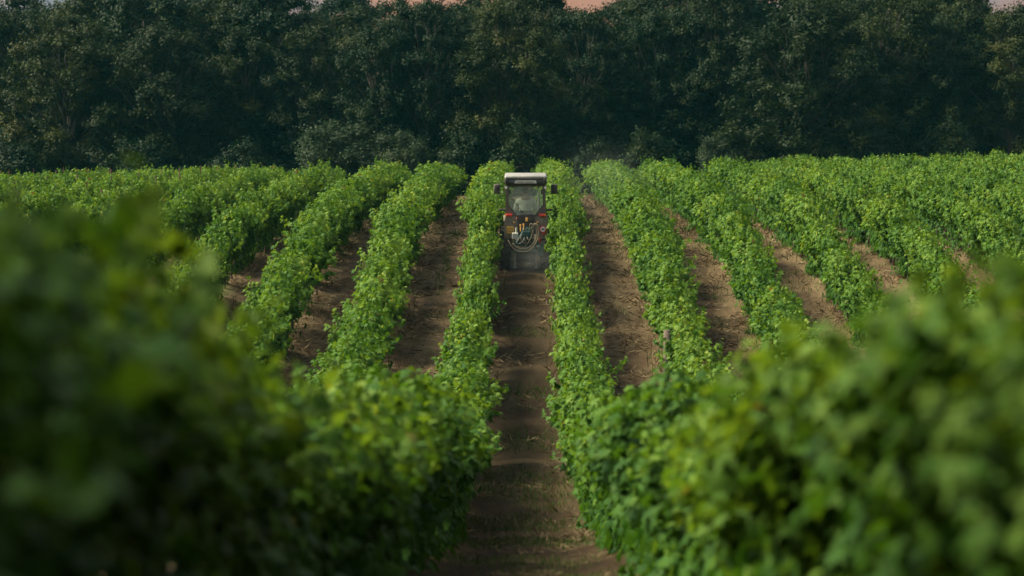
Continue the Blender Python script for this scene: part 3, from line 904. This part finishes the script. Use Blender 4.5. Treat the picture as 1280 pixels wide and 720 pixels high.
# fenders, lamps
for sx in (-1, 1):
    fd = MB()
    arc = [(.02 + .66*math.cos(a), .62 + .82*math.sin(a)) for a in np.linspace(R(28), R(124), 12)]
    arc_in = [(.02 + .635*math.cos(a), .62 + .795*math.sin(a)) for a in np.linspace(R(124), R(28), 12)]
    fd.prism_x(arc + arc_in, sx*.27, sx*.60)
    fd.prism_x([(-.40, .72), (-.40, 1.40), (.45, 1.40), (.45, .72)], sx*.27, sx*.295)
    fd.prism([(sx*.545, 1.43), (sx*.27, 1.43), (sx*.20, 1.22), (sx*.29, .84), (sx*.57, .84), (sx*.58, 1.25)], -.475, -.44)
    f_o = fd.build("fender", M['fender_dust'], tractor)
    tl = MB().box((sx*.455, -.50, 1.475), (.19, .06, .068), .012).build("tail_lamp", M['tail_red'], tractor)
    MB().box((sx*.52, -.533, 1.475), (.05, .012, .055), .004).build("indicator", M['tail_orange'], tl)
    MB().cyl((sx*.30, -.50, 1.275), (sx*.33, -.475, 1.29), .022, 12).build("reflector", M['lamp_amber'], f_o)
# rear wheels and front wheels: tyre with lugs > rim
def wheel(cx, cy, r, w, lug):
    wh = empty("wheel", (cx, cy, r)); wh.parent = tractor
    ty = MB()
    ty.lathe_x([(-w*.36, r*.58), (-w*.5, r*.72), (-w*.5, r*.90), (-w*.38, r*.955), (w*.38, r*.955), (w*.5, r*.90), (w*.5, r*.72), (w*.36, r*.58), (-w*.36, r*.58)], (0, 0, 0))
    for k in range(lug):
        for sx in (-1, 1):
            a = 2*math.pi*(k + (.5 if sx > 0 else 0))/lug
            c = (sx*w*.24, r*.965*math.cos(a), r*.965*math.sin(a))
            rot = Matrix.Rotation(a - math.pi/2, 3, 'X') @ Matrix.Rotation(sx*.6, 3, 'Z')
            ty.box(c, (w*.52, r*.075, r*.075), .004, rot)
    ty.build("tyre", M['rubber'], wh)
    s = 1 if cx > 0 else -1
    rm = MB().lathe_x([(s*w*.36, r*.58), (s*w*.30, r*.54), (s*w*.05, r*.50), (s*w*.02, r*.25), (s*w*.14, r*.2), (s*w*.14, 0.001)], (0, 0, 0))
    rm.lathe_x([(-s*w*.36, r*.58), (-s*w*.05, r*.50)], (0, 0, 0))
    rm.build("rim", M['rim'], wh, smooth=True)
for sx in (-1, 1):
    wheel(sx*.545, .02, .57, .30, 20)
    wheel(sx*.50, 1.75, .40, .22, 16)
# drive train, bonnet, exhaust
MB().box((0, .15, .72), (.42, 1.0, .46), .05).cyl((-.5, .02, .60), (.5, .02, .60), .10, 16).box((0, -.30, .95), (.34, .22, .40), .03).build("gearbox", M['cab_black'], tractor)
MB().box((0, 1.35, .72), (.36, 1.3, .36), .04).cyl((-.48, 1.75, .42), (.48, 1.75, .42), .06, 12).build("engine", M['cab_black'], tractor)
bn = MB().box((0, 1.42, 1.10), (.56, 1.30, .50), .09, taper=(.9, .97)).build("bonnet", M['red_paint'], tractor, smooth=True)
MB().tube([(.34, 1.3, 1.1), (.36, 1.28, 1.5), (.36, 1.28, 2.0)], .035, 10).build("exhaust", M['steel'], tractor)
# lamps and box on the rear wall
MB().box((.03, -.50, 1.355), (.065, .05, .105), .012).build("number_lamp", M['lamp_amber'], tractor)
MB().cyl((.145, -.52, 1.375), (.145, -.44, 1.375), .055, 14).cyl((.215, -.51, 1.36), (.215, -.45, 1.36), .03, 12).build("socket", M['cab_black'], tractor)
MB().box((0, -.42, 1.22), (.48, .06, .50), .02).build("rear_plate", M['cab_black'], tractor)
# number plate with two rows of worn characters
pl = MB().box((-.415, -.505, 1.075), (.19, .012, .18), .004).build("number_plate", M['plate_yellow'], tractor)
mk = MB()
for rI, zc in enumerate((1.115, 1.04)):
    for q in range(3):
        xc = -.475 + q * .058
        mk.box((xc - .012, -.5135, zc), (.010, .003, .05), 0); mk.box((xc + .013, -.5135, zc + (.01 if q % 2 else -.01)), (.010, .003, .03), 0)
        mk.box((xc, -.5141, zc + (.021 if (q + rI) % 2 else -.004)), (.034, .003, .009), 0)
mk.build("lettering", M['ink'], pl)
# round speed sign: red ring, white disc, 40
sg = MB().cyl((.465, -.515, 1.095), (.465, -.505, 1.095), .098, 32).build("speed_sign", M['sign_red'], tractor)
MB().cyl((.465, -.520, 1.095), (.465, -.516, 1.095), .068, 32).build("sign_face", M['sign_white'], sg)
fc = bpy.data.curves.new("numerals", 'FONT'); fc.body = "40"; fc.size = .105; fc.align_x = 'CENTER'; fc.align_y = 'CENTER'; fc.extrude = .0015; fc.offset = .002
tmp = bpy.data.objects.new("numerals_tmp", fc); C.objects.link(tmp)
bpy.context.view_layer.update()
me = bpy.data.meshes.new_from_object(tmp.evaluated_get(bpy.context.evaluated_depsgraph_get()))
bpy.data.objects.remove(tmp)
me.materials.clear(); me.materials.append(M['ink'])
nm = bpy.data.objects.new("numerals", me); C.objects.link(nm); nm.parent = sg
nm.location = (.465, -.5235, 1.095); nm.rotation_euler = (R(90), 0, 0)
MB().box((.50, -.50, .965), (.10, .03, .035), .006).build("reflector", M['tail_red'], tractor)

# three point linkage and the green implement carried on it
imp = empty("mounted_implement", (TX, TY - .75, TZ))
imp.rotation_euler = (slope_t, 0, 0)
tag(imp, "green hydraulic implement with looped tan hoses carried behind the tractor", "implement")
fr = MB()
fr.box((0, 0, .66), (.66, .09, .10), .012).box((0, -.02, .50), (.60, .08, .08), .012)
for sx in (-1, 1):
    fr.box((sx*.29, 0, .60), (.07, .08, .36), .01)
    fr.tube([(sx*.26, .05, .66), (sx*.05, .20, 1.05)], .025, 8)
fr.box((-.02, .05, .86), (.07, .07, .42), .01).box((0.0, .06, 1.07), (.16, .08, .08), .012)
fr.build("frame", M['implement_green'], imp)
for sx in (-1, 1):
    MB().box((sx*.285, 0, .26), (.055, .05, .40), .008).box((sx*.285, -.03, .05), (.09, .16, .03), .008).build("leg", M['steel'], imp)
MB().tube([(-.25, .1, .62), (-.27, .42, .55)], .025).tube([(.25, .1, .62), (.27, .42, .55)], .025).tube([(-.25, .12, .62), (-.26, .36, 1.0)], .016).tube([(.25, .12, .62), (.26, .36, 1.0)], .016).tube([(0, .06, 1.07), (0, .36, 1.02)], .028).build("linkage", M['steel'], imp)
MB().box((0, .26, .40), (.62, .34, .34), .05).box((0, .5, .30), (.5, .3, .3), .03).build('tiller_hood', M['cab_black'], imp)
vb = MB().box((0.02, -.03, .93), (.24, .12, .17), .015)
for q in range(6):
    vb.cyl((-.09 + q*.042, -.10, 1.0), (-.09 + q*.042, -.06, 1.12 + .03*(q % 2)), .011, 8)
    vb.cyl((-.09 + q*.042, -.12, .93), (-.09 + q*.042, -.07, .93), .017, 8)
vb.build("valve_block", M['implement_green'], imp)
for q, (a, b) in enumerate((((-.14, -.06, 1.02), (-.14, -.04, 1.16)), ((-.055, -.08, 1.06), (-.055, -.06, 1.18)))):
    MB().tube([a, b], .012).cyl(b, (b[0], b[1], b[2] + .05), .022, 10).build("lever", M['lamp_amber'], imp)
MB().box((-.28, -.05, .90), (.17, .14, .17), .02).cyl((-.25, -.05, .98), (-.25, -.05, 1.12), .028, 12).build("oil_tank", M['grey_plastic'], imp)
MB().cyl((-.12, -.05, .72), (-.12, -.05, .88), .055, 14).cyl((-.02, -.06, .73), (-.02, -.06, .84), .045, 14).cyl((.10, -.05, .74), (.10, -.05, .95), .03, 12).build("pump", M['steel'], imp)
MB().tube([(.39, 0, .56), (.39, 0, .86)], .022, 8).build("cylinder", M['red_paint'], imp)
MB().box((.33, -.03, .62), (.10, .06, .045), .012).build("cap", M['grey_plastic'], imp)
MB().box((.40, .02, .52), (.14, .10, .34), .02).box((.47, .06, .66), (.10, .12, .10), .02).build("side_bracket", M['implement_green'], imp)
def arc_pts(keys, n=36):
    P_ = [Vector(k) for k in keys]; P_ = [P_[0]] + P_ + [P_[-1]]
    out = []
    for i in range(1, len(P_) - 2):
        for t in np.linspace(0, 1, max(3, n // (len(P_) - 3)), endpoint=(i == len(P_) - 3)):
            p0, p1, p2, p3 = P_[i-1:i+3]
            out.append(.5 * ((2*p1) + (-p0 + p2)*t + (2*p0 - 5*p1 + 4*p2 - p3)*t*t + (-p0 + 3*p1 - 3*p2 + p3)*t**3))
    return out
HOSES = [
 ([(.10, .1, .98), (.11, -.06, 1.16), (.15, -.12, 1.235), (.20, -.10, 1.15), (.18, -.10, 1.0), (.14, -.12, .86), (.05, -.14, .70), (-.06, -.12, .60), (-.22, -.04, .62)], 'hose'),
 ([(.17, .1, .98), (.17, -.06, 1.14), (.22, -.12, 1.225), (.29, -.11, 1.13), (.30, -.12, .95), (.25, -.14, .78), (.14, -.16, .64), (-.02, -.16, .56), (-.20, -.12, .58), (-.36, -.05, .70)], 'hose'),
 ([(.20, .1, 1.0), (.25, -.09, 1.22), (.33, -.12, 1.17), (.345, -.13, .98), (.31, -.15, .80), (.20, -.17, .62), (.04, -.18, .50), (-.16, -.16, .49), (-.34, -.10, .58), (-.47, 0, .78)], 'hose'),
 ([(.12, .1, .9), (.15, -.09, 1.10), (.20, -.1, 1.12), (.21, -.1, .98), (.18, -.1, .84)], 'hose_grey'),
 ([(-.10, -.06, .93), (-.14, -.14, .84), (-.10, -.12, .74), (.02, -.1, .70)], 'hose_grey'),
 ([(.02, -.06, .93), (.06, -.16, .82), (.12, -.14, .74), (.22, -.1, .70)], 'hose_grey'),
 ([(-.04, -.06, .93), (-.05, -.15, .80), (-.16, -.14, .70), (-.28, -.06, .74)], 'hose_grey'),
]
for pts, mm in HOSES:
    t = Tubes(); t.tube(arc_pts(pts), .0135 if mm == 'hose' else .012, 8); t.build("hose", M[mm], imp)
t = Tubes(); t.tube([(.50 + .05*math.cos(a), -.02, .61 + .05*math.sin(a)) for a in np.linspace(0, 2*math.pi, 20)], .009, 6); t.build("ring", M['grey_plastic'], imp)

# ------------------------------------------------------------------ driver (seen from behind through the rear glass)
def skin_body(name, verts, edges, radii, material, parent, root=0):
    me = bpy.data.meshes.new(name)
    me.from_pydata(verts, edges, [])
    o = bpy.data.objects.new(name, me); C.objects.link(o)
    sk = o.modifiers.new("skin", 'SKIN')
    for i, r in enumerate(radii):
        d = me.skin_vertices[0].data[i]; d.radius = (r, r) if not hasattr(r, '__len__') else r
        d.use_root = (i == root)
    ss = o.modifiers.new("sub", 'SUBSURF'); ss.levels = 2; ss.render_levels = 2
    bpy.context.view_layer.update()
    m2 = bpy.data.meshes.new_from_object(o.evaluated_get(bpy.context.evaluated_depsgraph_get()))
    bpy.data.objects.remove(o)
    m2.materials.clear(); m2.materials.append(material)
    m2.polygons.foreach_set("use_smooth", np.ones(len(m2.polygons), bool))
    q = bpy.data.objects.new(name, m2); C.objects.link(q)
    if parent is not None: q.parent = parent
    return q
drv = empty("person", (TX, TY, TZ)); drv.rotation_euler = (slope_t, 0, 0)
tag(drv, "person in a white shirt with short dark hair seated driving inside the tractor cab", "person")
V_ = [(0, -.08, 1.38), (0, -.07, 1.55), (0, -.06, 1.72), (0, -.05, 1.86), (0, -.03, 1.945), (0, -.01, 2.02), (0, 0, 2.12)]
E_ = [(i, i+1) for i in range(6)]; R_ = [.15, .14, .15, .12, .055, .085, .082]
for s in (-1, 1):
    b = len(V_)
    V_ += [(s*.19, -.05, 1.83), (s*.27, .02, 1.62), (s*.22, .22, 1.56), (s*.17, .33, 1.64), (s*.165, .38, 1.66)]
    E_ += [(3, b), (b, b+1), (b+1, b+2), (b+2, b+3), (b+3, b+4)]; R_ += [.068, .055, .044, .032, .030]
    for f, (dx, dl) in enumerate(((-.026, .055), (-.010, .068), (.008, .064), (.024, .05))):
        q = len(V_)
        V_ += [(s*.165 + dx, .40, 1.672), (s*.165 + dx, .40 + dl*.5, 1.66), (s*.165 + dx, .395 + dl*.5, 1.63)]
        E_ += [(b+4, q), (q, q+1), (q+1, q+2)]; R_ += [.010, .009, .008]
    q = len(V_); V_ += [(s*.13, .385, 1.655), (s*.125, .41, 1.64)]; E_ += [(b+4, q), (q, q+1)]; R_ += [.011, .009]
    b = len(V_)
    V_ += [(s*.10, .05, 1.38), (s*.14, .40, 1.40), (s*.14, .46, 1.27), (s*.14, .58, 1.24)]
    E_ += [(0, b), (b, b+1), (b+1, b+2), (b+2, b+3)]; R_ += [.095, .07, .05, .04]
skin_body("body", V_, E_, R_, M['skin'], drv)
Vs = [(0, -.08, 1.40), (0, -.07, 1.55), (0, -.06, 1.71), (0, -.05, 1.855), (0, -.035, 1.905)]
Es = [(0, 1), (1, 2), (2, 3), (3, 4)]; Rs = [(.19, .165), (.19, .16), (.20, .165), (.15, .13), (.072, .072)]
for s in (-1, 1):
    b = len(Vs); Vs += [(s*.195, -.05, 1.825), (s*.275, .02, 1.62), (s*.25, .14, 1.58)]
    Es += [(3, b), (b, b+1), (b+1, b+2)]; Rs += [.088, .074, .064]
skin_body("shirt", Vs, Es, Rs, M['white_shirt'], drv)
Vt = [(0, -.08, 1.35)]; Et = []; Rt = [.165]
for s in (-1, 1):
    b = len(Vt); Vt += [(s*.10, .06, 1.38), (s*.14, .40, 1.40), (s*.14, .45, 1.29)]
    Et += [(0, b), (b, b+1), (b+1, b+2)]; Rt += [.108, .083, .065]
skin_body("trousers", Vt, Et, Rt, M['trousers'], drv)
hb = MB()
bmesh.ops.create_uvsphere(hb.bm, u_segments=20, v_segments=12, radius=1.0)
for v in list(hb.bm.verts): v.co = Vector((v.co.x*.092, v.co.y*.105 - .012, v.co.z*.105 + 2.105))
bmesh.ops.bisect_plane(hb.bm, geom=hb.bm.verts[:] + hb.bm.edges[:] + hb.bm.faces[:], plane_co=(0, 0, 2.065), plane_no=(0, .75, -1), clear_outer=True)
hb.build("hair", M['hair'], drv, smooth=True)
for s in (-1, 1):
    pass

# ------------------------------------------------------------------ spray mist behind the tractor, and the evening haze
def mist(name, c, r, dens, label, col=(.80, .86, .82)):
    bm = bmesh.new(); bmesh.ops.create_icosphere(bm, subdivisions=3, radius=1.0)
    me = bpy.data.meshes.new(name); bm.to_mesh(me); bm.free()
    o = bpy.data.objects.new(name, me); C.objects.link(o)
    o.location = c; o.scale = r
    m, t = mat(name)
    out = node(t, "ShaderNodeOutputMaterial")
    pv = node(t, "ShaderNodeVolumePrincipled"); pv.inputs['Color'].default_value = (*col, 1); pv.inputs['Anisotropy'].default_value = .2
    co = node(t, "ShaderNodeTexCoord")
    ln = node(t, "ShaderNodeVectorMath", operation='LENGTH')
    t.links.new(co.outputs['Object'], ln.inputs[0])
    mr = node(t, "ShaderNodeMapRange", interpolation_type='SMOOTHSTEP')
    mr.inputs['From Min'].default_value = .15; mr.inputs['From Max'].default_value = .98
    mr.inputs['To Min'].default_value = 1; mr.inputs['To Max'].default_value = 0
    t.links.new(ln.outputs['Value'], mr.inputs['Value'])
    n = node(t, "ShaderNodeTexNoise", Scale=2.2, Detail=3.0)
    t.links.new(co.outputs['Object'], n.inputs['Vector'])
    nr = node(t, "ShaderNodeMapRange"); nr.inputs['From Min'].default_value = .35; nr.inputs['From Max'].default_value = .65
    t.links.new(n.outputs['Fac'], nr.inputs['Value'])
    mu = node(t, "ShaderNodeMath", operation='MULTIPLY'); t.links.new(mr.outputs[0], mu.inputs[0]); t.links.new(nr.outputs[0], mu.inputs[1])
    mu2 = node(t, "ShaderNodeMath", operation='MULTIPLY'); mu2.inputs[1].default_value = dens; t.links.new(mu.outputs[0], mu2.inputs[0])
    t.links.new(mu2.outputs[0], pv.inputs['Density']); t.links.new(pv.outputs[0], out.inputs['Volume'])
    me.materials.append(m)
    tag(o, label, "mist", kind="stuff")
    return o
mist("spray_mist", (.05, TY - 2.2, TZ + .25), (1.3, 3.6, .75), .05, "pale dusty spray mist hanging low behind the tractor")
mist("drifting_mist", (2.3, TY + 9, TZ + 2.2), (2.2, 6.0, 1.9), .008, "thin spray drifting over the rows right of the tractor")

hz = MB()
hz.box((0, 410, 4.6), (1240, 1010, 19.6), 0)
m, t = mat("haze")
out = node(t, "ShaderNodeOutputMaterial")
pv = node(t, "ShaderNodeVolumePrincipled", Density=.00008)
pv.inputs['Color'].default_value = (.15, .72, .82, 1)
t.links.new(pv.outputs[0], out.inputs['Volume'])
hz_o = hz.build("haze", m)
tag(hz_o, "faint blue evening haze over the vineyard and the wood", "haze", kind="stuff")
